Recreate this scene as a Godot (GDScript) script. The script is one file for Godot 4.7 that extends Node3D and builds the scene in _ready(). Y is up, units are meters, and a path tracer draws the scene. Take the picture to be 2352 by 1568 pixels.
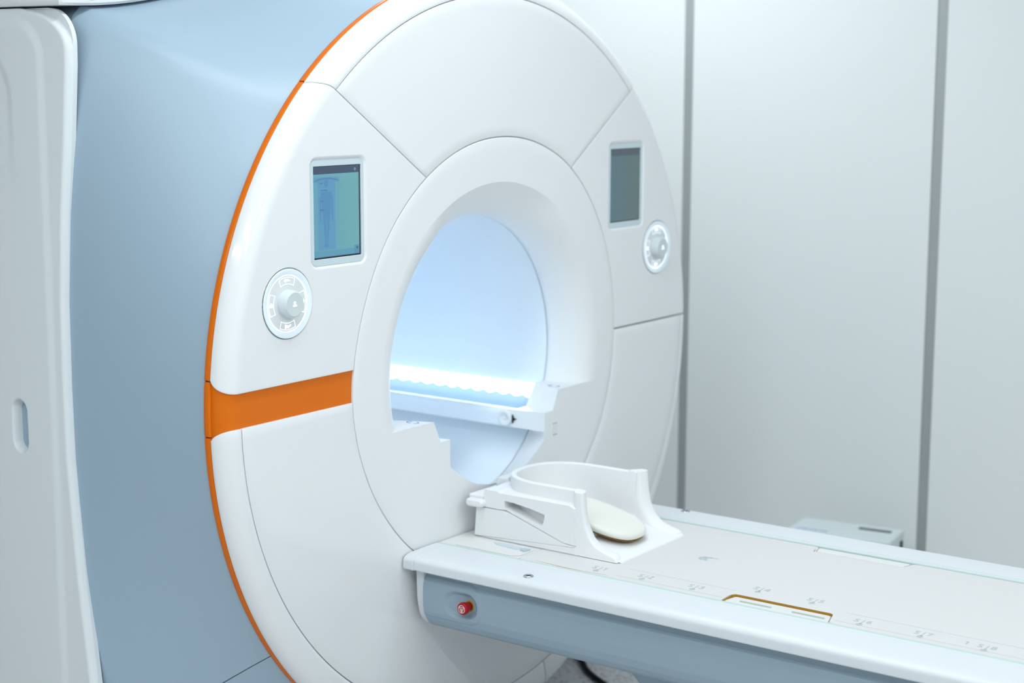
extends Node3D
# A magnetic resonance scanner, its patient table and a head coil in a bright treatment room.
# Axes: x along the scanner's front, y up, z along the table (the front of the scanner is the plane z = 0).

const CY := 1.06            # height of the middle of the front cover
const R0 := 0.8666          # where the front cover starts to round off
const RQ := 0.0427          # radius of that rounding
const LMAX := 0.9337        # end of the rounding, measured along the surface
const BORE := 0.35
const TAB := 0.674          # height of the table top

var M := {}

# ---------------------------------------------------------------- mesh helpers
class MB:
	var st := SurfaceTool.new()
	var n := 0
	func _init() -> void:
		st.begin(Mesh.PRIMITIVE_TRIANGLES)
	func tri(a: Vector3, b: Vector3, c: Vector3, g: int) -> void:
		if (b - a).cross(c - a).length_squared() < 1e-16:
			return
		st.set_smooth_group(g)
		st.add_vertex(a); st.add_vertex(b); st.add_vertex(c)
		n += 1
	func quad(a: Vector3, b: Vector3, c: Vector3, d: Vector3, g: int) -> void:
		tri(a, b, c, g); tri(a, c, d, g)
	func patch(rows: Array, g: int, flip := false, wrap := false) -> void:
		for i in rows.size() - 1:
			var p: PackedVector3Array = rows[i]
			var q: PackedVector3Array = rows[i + 1]
			var m := p.size() if wrap else p.size() - 1
			for j in m:
				var k := (j + 1) % p.size()
				if flip:
					quad(p[j], q[j], q[k], p[k], g)
				else:
					quad(p[j], p[k], q[k], q[j], g)
	func prism(pts: PackedVector2Array, f: Callable, d0: float, d1: float, bev := 0.0, smooth := false, cap0 := true) -> void:
		var p := PackedVector2Array()
		for q in pts:
			if p.is_empty() or q.distance_to(p[p.size() - 1]) > 2e-5:
				p.append(q)
		if p[0].distance_to(p[p.size() - 1]) < 2e-5:
			p.remove_at(p.size() - 1)
		if Geometry2D.is_polygon_clockwise(p):
			p.reverse()
		var top := MB.inset(p, bev) if bev > 0.0 else p
		var sg := 1 if smooth else -1
		var nn := p.size()
		var s := signf(d1 - d0)
		for i in nn:
			var k := (i + 1) % nn
			quad(f.call(p[i], d0 + (s * bev if cap0 else 0.0)), f.call(p[i], d1 - s * bev), f.call(p[k], d1 - s * bev), f.call(p[k], d0 + (s * bev if cap0 else 0.0)), sg)
			if bev > 0.0:
				quad(f.call(p[i], d1 - s * bev), f.call(top[i], d1), f.call(top[k], d1), f.call(p[k], d1 - s * bev), 2 if smooth else -1)
				if cap0:
					quad(f.call(top[i], d0), f.call(p[i], d0 + s * bev), f.call(p[k], d0 + s * bev), f.call(top[k], d0), 3 if smooth else -1)
		var ix := Geometry2D.triangulate_polygon(p)
		for i in range(0, ix.size(), 3):
			tri(f.call(top[ix[i]], d1), f.call(top[ix[i + 2]], d1), f.call(top[ix[i + 1]], d1), -1)
			if cap0:
				tri(f.call(top[ix[i]], d0), f.call(top[ix[i + 1]], d0), f.call(top[ix[i + 2]], d0), -1)
	static func inset(p: PackedVector2Array, d: float) -> PackedVector2Array:
		var o := PackedVector2Array()
		var nn := p.size()
		for i in nn:
			var e0 := (p[i] - p[(i + nn - 1) % nn]).normalized()
			var e1 := (p[(i + 1) % nn] - p[i]).normalized()
			var n0 := Vector2(-e0.y, e0.x)
			var n1 := Vector2(-e1.y, e1.x)
			var m := n0 + n1
			var l := m.length_squared()
			o.append(p[i] + (m * (2.0 * d / l) if l > 0.2 else n0 * d))
		return o
	func lathe(profile: Array, at: Vector3, ax: Vector3, ux: Vector3, seg: int, a0 := 0.0, a1 := TAU) -> void:
		# profile: arrays of Vector2(radius, height along ax); every array is one smooth stretch
		var vx := ax.cross(ux)
		var g := 10
		for run in profile:
			var rows := []
			for i in seg + 1:
				var a := lerpf(a0, a1, float(i) / seg)
				var dirv := ux * cos(a) + vx * sin(a)
				var row := PackedVector3Array()
				for q in run:
					row.append(at + dirv * q.x + ax * q.y)
				rows.append(row)
			patch(rows, g)
			g += 1
	func tube(path: PackedVector3Array, r: float, seg := 12) -> void:
		var rows := []
		for i in path.size():
			var t := (path[mini(i + 1, path.size() - 1)] - path[maxi(i - 1, 0)]).normalized()
			var u := t.cross(Vector3.UP)
			if u.length() < 0.05:
				u = t.cross(Vector3.RIGHT)
			u = u.normalized()
			var w := u.cross(t)
			var row := PackedVector3Array()
			for j in seg:
				var a := TAU * j / seg
				row.append(path[i] + (u * cos(a) + w * sin(a)) * r)
			rows.append(row)
		patch(rows, 1, false, true)
	func done() -> ArrayMesh:
		st.generate_normals()
		st.index()
		return st.commit()

func rr(cx: float, cy: float, hx: float, hy: float, r: float, n := 6) -> PackedVector2Array:
	var o := PackedVector2Array()
	for c in 4:
		var sx: float = [1, -1, -1, 1][c]
		var sy: float = [1, 1, -1, -1][c]
		for i in n + 1:
			var a := PI / 2 * (c + float(i) / n)
			o.append(Vector2(cx + sx * (hx - r) + r * cos(a), cy + sy * (hy - r) + r * sin(a)))
	return o

func fillet(p: PackedVector2Array, radii, n := 5) -> PackedVector2Array:
	var o := PackedVector2Array()
	for i in p.size():
		var r: float = radii[i] if radii is Array else radii
		if r <= 0.0:
			o.append(p[i]); continue
		var a := p[(i + p.size() - 1) % p.size()]
		var b := p[(i + 1) % p.size()]
		var s := p[i] + (a - p[i]).limit_length(minf(r, (a - p[i]).length() * 0.48))
		var e := p[i] + (b - p[i]).limit_length(minf(r, (b - p[i]).length() * 0.48))
		for k in n + 1:
			var t := float(k) / n
			o.append(s.lerp(p[i], t).lerp(p[i].lerp(e, t), t))
	return o

func circle(c: Vector2, r: float, n := 40, a0 := 0.0, a1 := TAU) -> PackedVector2Array:
	var o := PackedVector2Array()
	var full := absf(a1 - a0 - TAU) < 1e-4
	for i in (n if full else n + 1):
		o.append(c + Vector2.from_angle(lerpf(a0, a1, float(i) / n)) * r)
	return o

func sd_rr(p: Vector2, c: Vector2, h: Vector2, r: float) -> float:
	var q := (p - c).abs() - h + Vector2(r, r)
	return Vector2(maxf(q.x, 0), maxf(q.y, 0)).length() + minf(maxf(q.x, q.y), 0.0) - r

func XY(p: Vector2, d: float) -> Vector3: return Vector3(p.x, p.y, d)      # outline in x,y; depth along z
func ZY(p: Vector2, d: float) -> Vector3: return Vector3(d, p.y, p.x)      # outline in z,y; depth along x
func XZ(p: Vector2, d: float) -> Vector3: return Vector3(p.x, d, p.y)      # outline in x,z; depth along y

func prism_mesh(pts: PackedVector2Array, f: Callable, d0: float, d1: float, bev := 0.0, smooth := false) -> ArrayMesh:
	var b := MB.new()
	b.prism(pts, f, d0, d1, bev, smooth)
	return b.done()

func box_mesh(a: Vector3, c: Vector3, bev := 0.002) -> ArrayMesh:
	var lo := a.min(c)
	var hi := a.max(c)
	var b := MB.new()
	b.prism(rr((lo.x + hi.x) / 2, (lo.z + hi.z) / 2, (hi.x - lo.x) / 2, (hi.z - lo.z) / 2, bev, 2), XZ, lo.y, hi.y, bev * 0.7)
	return b.done()

# ---------------------------------------------------------------- node helpers
func obj(called: String, mesh: Mesh, m: Material, parent: Node = self) -> MeshInstance3D:
	var o := MeshInstance3D.new()
	o.name = called
	o.mesh = mesh
	o.material_override = m
	o.cast_shadow = GeometryInstance3D.SHADOW_CASTING_SETTING_ON
	parent.add_child(o, true)
	return o

func thing(called: String, label: String, category: String, at := Vector3.ZERO, group := "") -> Node3D:
	var o := Node3D.new()
	o.name = called
	add_child(o, true)
	o.position = at
	o.set_meta("label", label)
	o.set_meta("category", category)
	if group:
		o.set_meta("group", group)
	return o

func holder(called: String, parent: Node) -> Node3D:
	var o := Node3D.new()
	o.name = called
	parent.add_child(o, true)
	return o

func structure(called: String) -> Node3D:
	var o := Node3D.new()
	o.name = called
	o.set_meta("kind", "structure")
	add_child(o, true)
	return o

func mat(c: Color, rough := 0.35, spec := 0.5, metal := 0.0) -> StandardMaterial3D:
	var m := StandardMaterial3D.new()
	m.albedo_color = c
	m.roughness = rough
	m.metallic_specular = spec
	m.metallic = metal
	return m

func glow(c: Color, e: float) -> StandardMaterial3D:
	var m := mat(c, 0.4)
	m.emission_enabled = true
	m.emission = c
	m.emission_energy_multiplier = e
	return m

func noise_tex(freq: float, ramp: Gradient, sd: int, size := 512, octaves := 4) -> NoiseTexture2D:
	var n := FastNoiseLite.new()
	n.seed = sd
	n.frequency = freq
	n.fractal_octaves = octaves
	var t := NoiseTexture2D.new()
	t.width = size; t.height = size
	t.seamless = true
	t.noise = n
	t.color_ramp = ramp
	return t

func text_mesh(s: String, h: float, depth := 0.0006, bold := false) -> TextMesh:
	var f := SystemFont.new()
	f.font_names = PackedStringArray(["Droid Sans"])
	if bold:
		f.font_weight = 700
	var t := TextMesh.new()
	t.font = f
	t.text = s
	t.font_size = 32
	t.pixel_size = h / 23.0
	t.depth = depth
	return t

# ---------------------------------------------------------------- scene
func _ready() -> void:
	set_camera()
	set_light()
	set_materials()
	build_room()
	build_scanner()
	build_table()
	build_spine_pad()
	build_head_coil()
	build_small_things()

func set_camera() -> void:
	var yaw := 0.6241
	var pitch := 0.156
	var roll := 0.0024
	var fw := Vector3(cos(yaw) * cos(pitch), -sin(pitch), -sin(yaw) * cos(pitch))
	var rt := fw.cross(Vector3.UP).normalized()
	var up := rt.cross(fw)
	var r2 := rt * cos(roll) + up * sin(roll)
	var u2 := up * cos(roll) - rt * sin(roll)
	var cam := Camera3D.new()
	cam.name = "camera"
	var at := CameraAttributesPhysical.new()
	at.frustum_focal_length = 84.82
	at.frustum_focus_distance = 3.42
	at.exposure_aperture = 4.0
	cam.attributes = at
	cam.transform = Transform3D(Basis(r2, u2, -fw), Vector3(-3.1536, 1.7262, 2.3082))
	cam.fov = rad_to_deg(2.0 * atan(784.0 / 3800.0))
	cam.near = 0.05
	cam.far = 60.0
	cam.current = true
	add_child(cam)

const LAMPS := [   # x, z, size along x, size along z, energy
	[-0.7, 0.45, 2.0, 0.14, 1.5], [0.80, -0.7, 0.14, 1.3, 2.1], [-3.1, 0.4, 0.14, 2.4, 1.8], [-2.5, 1.7, 0.14, 2.4, 2.3], [-0.7, 3.3, 2.4, 0.14, 3.7],
]
const CEIL := 2.8

func set_light() -> void:
	var e := Environment.new()
	e.background_mode = Environment.BG_COLOR
	e.background_color = Color(0.02, 0.02, 0.02)
	e.tonemap_mode = Environment.TONE_MAPPER_LINEAR
	e.tonemap_exposure = 1.03
	e.sdfgi_enabled = true
	e.ssao_enabled = true
	e.ssil_enabled = true
	var w := WorldEnvironment.new()
	w.name = "world"
	w.environment = e
	add_child(w)
	for l in LAMPS:
		var t := thing("ceiling_lamp", "flat square-edged light panel set in the white ceiling", "ceiling lamp", Vector3(l[0], CEIL, l[1]), "ceiling light panels")
		var hx: float = l[2] / 2
		var hz: float = l[3] / 2
		var f := MB.new()
		var a := rr(0, 0, hx + 0.03, hz + 0.03, 0.004, 1)
		var c := rr(0, 0, hx, hz, 0.003, 1)
		var rows := [PackedVector3Array(), PackedVector3Array(), PackedVector3Array(), PackedVector3Array()]
		for i in a.size():
			rows[0].append(XZ(a[i], 0.0)); rows[1].append(XZ(a[i], -0.02)); rows[2].append(XZ(c[i], -0.02)); rows[3].append(XZ(c[i], -0.008))
		f.patch(rows, -1, false, true)
		obj("frame", f.done(), mat(Color(0.85, 0.86, 0.87)), t)
		var d := obj("diffuser", box_mesh(Vector3(-hx, -0.014, -hz), Vector3(hx, -0.008, hz), 0.001), glow(Color(0.93, 0.97, 1.0), 3.0), t)
		d.name = "diffuser"
		var al := AreaLight3D.new()
		al.name = "lamp_light"
		al.area_size = Vector2(l[2], l[3])
		al.light_color = Color(0.965, 0.99, 1.0)
		al.light_energy = l[4]
		al.area_range = 20.0
		al.shadow_enabled = true
		al.rotation.x = -PI / 2
		al.position.y = -0.03
		t.add_child(al, true)

func set_materials() -> void:
	M.white = mat(Color(0.905, 0.92, 0.93), 0.3, 0.5)
	M.gloss = mat(Color(0.935, 0.945, 0.95), 0.1, 0.5)
	M.ring = mat(Color(0.935, 0.945, 0.95), 0.45, 0.4)
	M.bore = mat(Color(0.915, 0.95, 0.98), 0.5, 0.3)
	M.joint = mat(Color(0.70, 0.715, 0.715), 0.8, 0.2)
	M.orange = mat(Color(0.90, 0.445, 0.015), 0.25, 0.35)
	M.blue = mat(Color(0.635, 0.725, 0.79), 0.38, 0.5)
	M.skirt = mat(Color(0.605, 0.685, 0.74), 0.42, 0.4)
	M.panel = mat(Color(0.905, 0.93, 0.94), 0.5, 0.35)
	M.bezel = mat(Color(0.815, 0.875, 0.90), 0.35, 0.4)
	M.cap = mat(Color(0.875, 0.895, 0.91), 0.38, 0.4)
	M.deck = mat(Color(0.885, 0.89, 0.885), 0.5, 0.35)
	M.pad = mat(Color(0.865, 0.865, 0.863), 0.55, 0.3)
	M.coil = mat(Color(0.945, 0.95, 0.955), 0.5, 0.35)
	M.cream = mat(Color(0.92, 0.92, 0.89), 0.7, 0.25)
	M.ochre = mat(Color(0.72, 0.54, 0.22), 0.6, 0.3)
	M.strip = mat(Color(0.76, 0.85, 0.825), 0.4, 0.4)
	M.print = mat(Color(0.74, 0.775, 0.79), 0.6, 0.2)
	M.dark = mat(Color(0.10, 0.11, 0.12), 0.6, 0.3)
	M.chrome = mat(Color(0.75, 0.77, 0.80), 0.15, 0.5, 1.0)
	M.red = mat(Color(0.68, 0.06, 0.07), 0.35, 0.4)
	M.yellow = mat(Color(0.75, 0.62, 0.05), 0.5, 0.3)
	M.letter = mat(Color(0.93, 0.93, 0.93), 0.6, 0.2)
	M.iconblue = mat(Color(0.36, 0.52, 0.86), 0.5, 0.3)
	M.light = glow(Color(0.93, 0.97, 1.0), 1.1)
	M.wall = mat(Color(0.915, 0.932, 0.932), 0.55, 0.35)
	M.seam = mat(Color(0.68, 0.70, 0.70), 0.4, 0.5, 0.3)

func smooth01(a: float, b: float, x: float) -> float:
	return smoothstep(a, b, x)

# ---------------------------------------------------------------- room
func build_room() -> void:
	var x0 := -4.8
	var x1 := 1.8
	var z0 := -3.2
	var z1 := 4.3
	var g := Gradient.new()
	g.offsets = PackedFloat32Array([0.0, 0.30, 0.38, 0.55, 1.0])
	g.colors = PackedColorArray([Color(0.50, 0.49, 0.50), Color(0.72, 0.71, 0.72), Color(0.86, 0.855, 0.86), Color(0.89, 0.885, 0.885), Color(0.91, 0.905, 0.90)])
	var fm := mat(Color.WHITE, 0.45, 0.4)
	fm.albedo_texture = noise_tex(0.035, g, 11, 1024, 5)
	fm.uv1_triplanar = true
	fm.uv1_world_triplanar = true
	fm.uv1_scale = Vector3(1.6, 1.6, 1.6)
	var fl := obj("floor", box_mesh(Vector3(x0 - 0.1, -0.1, z0 - 0.1), Vector3(x1 + 0.1, 0.0, z1 + 0.1), 0.001), fm)
	fl.set_meta("kind", "structure")
	var cm := mat(Color(0.88, 0.89, 0.89), 0.8, 0.2)
	var ce := obj("ceiling", box_mesh(Vector3(x0 - 0.1, CEIL, z0 - 0.1), Vector3(x1 + 0.1, CEIL + 0.1, z1 + 0.1), 0.001), cm)
	ce.set_meta("kind", "structure")
	for s in [["wall_left", Vector3(x0 - 0.1, 0, z0), Vector3(x0, CEIL, z1)], ["wall_back", Vector3(x0 - 0.1, 0, z0 - 0.1), Vector3(x1 + 0.1, CEIL, z0)], ["wall_front", Vector3(x0 - 0.1, 0, z1), Vector3(x1 + 0.1, CEIL, z1 + 0.1)]]:
		var w := obj(s[0], box_mesh(s[1], s[2], 0.001), M.wall)
		w.set_meta("kind", "structure")
	# the wall behind the scanner and table: panels with grey joint strips between them
	var wr := structure("wall_right")
	obj("backing", box_mesh(Vector3(x1 + 0.02, 0, z0), Vector3(x1 + 0.1, CEIL, z1), 0.001), M.seam, wr)
	var step := 0.888
	var half := 0.0165
	var zs := [z0]
	for i in range(-3, 6):
		var z := -0.525 + step * i
		if z > z0 + 0.05 and z < z1 - 0.05:
			zs.append(z)
	zs.append(z1)
	for i in zs.size() - 1:
		var a: float = zs[i] + (half if i > 0 else 0.0)
		var b: float = zs[i + 1] - (half if i < zs.size() - 2 else 0.0)
		obj("wall_panel", box_mesh(Vector3(x1, 0.0, a), Vector3(x1 + 0.02, CEIL, b), 0.0025), M.wall, wr)
		if i > 0:
			obj("joint_strip", box_mesh(Vector3(x1 + 0.004, 0.0, zs[i] - half + 0.0004), Vector3(x1 + 0.02, CEIL, zs[i] + half - 0.0004), 0.0015), M.seam, wr)

# ---------------------------------------------------------------- scanner: front cover in polar coordinates
const RING_A := [-220.0, -200.0, -180.0, -172.0, -156.0, -143.0, -130.0, -110.0, -90.0, -65.0, -40.0, -23.0, 2.0, 30.0, 56.0, 70.0, 87.0, 105.0, 121.0, 140.0, 159.0, 180.0, 188.0]
const RING_R := [0.526, 0.5235, 0.530, 0.5295, 0.5215, 0.514, 0.509, 0.503, 0.499, 0.496, 0.494, 0.504, 0.513, 0.532, 0.545, 0.543, 0.538, 0.534, 0.530, 0.526, 0.5235, 0.530, 0.5295]

func ring_r(a: float) -> float:          # radius of the joint round the bore surround, a in degrees
	while a > 180.0: a -= 360.0
	while a < -180.0: a += 360.0
	var n := RING_A.size()
	for i in range(1, n - 2):
		if a <= RING_A[i + 1]:
			var t: float = (a - RING_A[i]) / (RING_A[i + 1] - RING_A[i])
			return cubic_interpolate(RING_R[i], RING_R[i + 1], RING_R[i - 1], RING_R[i + 2], t)
	return RING_R[n - 2]

func low_r(a: float) -> float:           # the lower joint: an ellipse, flatter at the bottom
	var c := cos(deg_to_rad(a)) / 0.8625
	var s := sin(deg_to_rad(a)) / (0.8625 if sin(deg_to_rad(a)) > 0 else 0.821)
	return 1.0 / sqrt(c * c + s * s)

func lin(tab: Array, x: float) -> float:
	for i in tab.size() - 1:
		if x <= tab[i + 1][0] or i == tab.size() - 2:
			return lerpf(tab[i][1], tab[i + 1][1], (x - tab[i][0]) / (tab[i + 1][0] - tab[i][0]))
	return 0.0

func on_line(a: Vector2, b: Vector2, L: float) -> float:     # angle where the line a-b is L away from the middle
	var d := (b - a).normalized()
	var m := a.dot(d)
	var u := -m + sqrt(maxf(m * m - a.length_squared() + L * L, 0.0))
	return rad_to_deg((a + d * u).angle())

func seam_left(L: float) -> float:
	var t := on_line(Vector2(-0.274, 0.454), Vector2(-0.568, 0.646), minf(L, 0.90))
	return t + 1.4 * smooth01(0.87, 0.95, L)
func seam_right(L: float) -> float:
	var t := on_line(Vector2(0.305, 0.453), Vector2(0.579, 0.6395), minf(L, 0.90))
	return t - 1.2 * smooth01(0.87, 0.95, L)

func face(a: float, L: float, dep: float) -> Vector3:   # a point of the front cover, dep below its surface
	var r := L
	var z := 0.0
	var nr := 0.0
	var nz := 1.0
	if L > R0:
		var f := (L - R0) / RQ
		r = R0 + RQ * sin(f)
		z = -RQ * (1.0 - cos(f))
		nr = sin(f); nz = cos(f)
	r -= nr * dep
	z -= nz * dep
	var t := deg_to_rad(a)
	return Vector3(r * cos(t), CY + r * sin(t), z)

func spread(n: int, w: float) -> PackedFloat32Array:     # 0, small steps for the rounded border, even steps, 1
	var o := PackedFloat32Array([0.0, w * 0.3, w])
	for i in range(1, n):
		o.append(lerpf(w, 1.0 - w, float(i) / n))
	o.append(1.0 - w); o.append(1.0 - w * 0.3); o.append(1.0)
	return o

# ta(L), tb(L): angles of the two ends; la(a), lb(a): lengths of the inner and outer border
func cover_panel(called: String, parent: Node, m: Material, ta: Callable, tb: Callable, la: Callable, lb: Callable, ns: int, nt: int, sink := 0.0, base := 0.0, gap := 0.0009) -> void:
	var b := MB.new()
	var bev := 0.0011
	var am: float = (ta.call(0.7) + tb.call(0.7)) / 2
	var wid: float = maxf(lb.call(am) - la.call(am), 0.02)
	var len_: float = absf(tb.call(0.8) - ta.call(0.8)) * PI / 180 * 0.75
	var ss := spread(ns, minf(0.2, bev / len_))
	var ts := spread(nt, minf(0.2, bev / wid))
	var rows := []
	var edge := {0: 1.0, 1: 0.35}
	for i in ss.size():
		var row := PackedVector3Array()
		for j in ts.size():
			var a := am
			var L := 0.7
			for k in 4:
				var l0: float = la.call(a) + gap
				var l1: float = lb.call(a) - gap
				L = lerpf(l0, l1, ts[j])
				var da := rad_to_deg(gap / L)
				a = lerpf(ta.call(L) + da, tb.call(L) - da, ss[i])
			var e: float = maxf(edge.get(mini(i, ss.size() - 1 - i), 0.0), edge.get(mini(j, ts.size() - 1 - j), 0.0))
			var d := base + bev * e
			if sink != 0.0:
				var t := deg_to_rad(a)
				d += sink_at(Vector2(L * cos(t), CY + L * sin(t)), sink)
			row.append(face(a, L, d))
		rows.append(row)
	b.patch(rows, 1)
	# the border walls, 9 mm deep
	var loop := PackedVector3Array()
	var low := PackedVector3Array()
	var last: PackedVector3Array = rows[rows.size() - 1]
	for i in rows.size(): loop.append(rows[i][0])
	for j in range(1, last.size()): loop.append(last[j])
	for i in range(rows.size() - 2, -1, -1): loop.append(rows[i][last.size() - 1])
	for j in range(last.size() - 2, 0, -1): loop.append(rows[0][j])
	for p in loop:
		var q := Vector2(p.x, p.y - CY)
		var r := q.length()
		var f := 0.0 if r <= R0 else asin(clampf((r - R0) / RQ, 0, 1))
		var nrm := Vector3(q.x / r * sin(f), q.y / r * sin(f), cos(f))
		low.append(p - nrm * 0.0056)
	b.patch([loop, low], 2, false, true)
	obj(called, b.done(), m, parent)

func sink_at(p: Vector2, s: float) -> float:
	var d := 0.0
	if absf(p.x - s * DISP.x) < 0.12:
		d += 0.0017 * (1.0 - smooth01(-0.004, 0.0, sd_rr(p, Vector2(s * DISP.x, DISP.y), Vector2(0.078, 0.100), 0.01)))
		d += 0.0046 * (1.0 - smooth01(-0.0062, 0.0012, sd_rr(p, Vector2(s * DISP.x, DISP.y), Vector2(0.0868, 0.1145), 0.019)))
	var q := p.distance_to(Vector2(s * DIAL.x, DIAL.y))
	if q < 0.08:
		d = maxf(d, 0.006 * (1.0 - smooth01(0.0690, 0.0722, q)))
	return d

const DISP := Vector2(0.5665, 1.457)
const DIAL := Vector2(0.7255, 1.2805)

func band_top(L: float) -> float:
	var y := 1.1150
	if L > 0.872:
		var u := clampf((L - 0.872) / (LMAX - 0.872), 0, 1)
		y += 0.038 * (1.0 - sqrt(1.0 - u * u))
	return 180.0 - rad_to_deg(asin((y - CY) / L))
func band_low(L: float) -> float:
	var y := 1.0460
	if L > 0.872:
		var u := clampf((L - 0.872) / (LMAX - 0.872), 0, 1)
		y -= 0.030 * (1.0 - sqrt(1.0 - u * u))
	return 180.0 - rad_to_deg(asin((y - CY) / L))
func seam_side(L: float) -> float: return rad_to_deg(asin((1.082 - CY) / L))
func seam_side2(L: float) -> float: return 360.0 + rad_to_deg(asin((1.079 - CY) / L))
func band_a(L: float) -> float: return 180.0 - rad_to_deg(asin((1.124 + 0.03 * smooth01(0.87, 0.93, L) - CY) / L))
func band_b(L: float) -> float: return 180.0 - rad_to_deg(asin((1.037 - 0.012 * smooth01(0.87, 0.93, L) - CY) / L))
func r_end(_a: float) -> float: return LMAX
func r_mid(_a: float) -> float: return 0.862

func build_scanner() -> void:
	var s := thing("body_scanner", "large white ring-shaped body scanner with orange trim and pale blue sides", "scanner")
	# the grey carrier behind the joints
	var b := MB.new()
	b.lathe([[Vector2(0.485, -0.0066), Vector2(0.8666, -0.0066)], [Vector2(0.8666, -0.0066), Vector2(0.8805, -0.0090), Vector2(0.8921, -0.0172), Vector2(0.9001, -0.0290), Vector2(0.9027, -0.0427), Vector2(0.898, -0.075)]], Vector3(0, CY, 0), Vector3(0, 0, 1), Vector3(1, 0, 0), 160)
	obj("cover_frame", b.done(), M.joint, s)
	# white cover panels
	cover_panel("face_panel", s, M.gloss, seam_right, seam_left, ring_r, r_mid, 60, 14)
	cover_panel("rim_panel", s, M.gloss, seam_right, seam_left, r_mid, r_end, 90, 10)
	cover_panel("control_panel", s, M.gloss, seam_left, band_top, ring_r, r_end, 230, 170, -1.0)
	cover_panel("control_panel", s, M.gloss, seam_side, seam_right, ring_r, r_end, 210, 170, 1.0)
	cover_panel("lower_panel", s, M.gloss, band_low, seam_side2, ring_r, low_r, 110, 12)
	cover_panel("rim_panel", s, M.gloss, band_low, func(_l): return 283.6, low_r, r_end, 70, 12, 0.0, 0.0, 0.0014)
	cover_panel("rim_panel", s, M.gloss, func(_l): return 283.6, seam_side2, low_r, r_end, 60, 12, 0.0, 0.0, 0.0014)
	cover_panel("accent_band", s, M.orange, band_a, band_b, ring_r, r_end, 16, 30, 0.0, 0.005, -0.001)
	# orange ring behind the rim, in lengths
	for q in [[-76.0, 132.9], [133.15, 174.75], [174.95, 181.85], [182.05, 283.9]]:
		b = MB.new()
		var z1 := -0.0432
		var z0 := -0.0585
		var R := 0.9093
		b.lathe([[Vector2(R - 0.02, z0), Vector2(R - 0.001, z0), Vector2(R, z0 + 0.001), Vector2(R, z1 - 0.001), Vector2(R - 0.001, z1), Vector2(R - 0.02, z1)]], Vector3(0, CY, 0), Vector3(0, 0, 1), Vector3(1, 0, 0), maxi(4, int((q[1] - q[0]) * 0.8)), deg_to_rad(q[0]), deg_to_rad(q[1]))
		for a in [q[0], q[1]]:
			var u := Vector3(cos(deg_to_rad(a)), sin(deg_to_rad(a)), 0)
			var c := Vector3(0, CY, 0)
			b.quad(c + u * (R - 0.02) + Vector3(0, 0, z0), c + u * R + Vector3(0, 0, z0), c + u * R + Vector3(0, 0, z1), c + u * (R - 0.02) + Vector3(0, 0, z1), -1)
		obj("accent_ring", b.done(), M.orange, s)
	build_bore(s)
	build_body(s)
	for k in [-1.0, 1.0]:
		build_display(s, k)
		build_dial(s, k)

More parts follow.
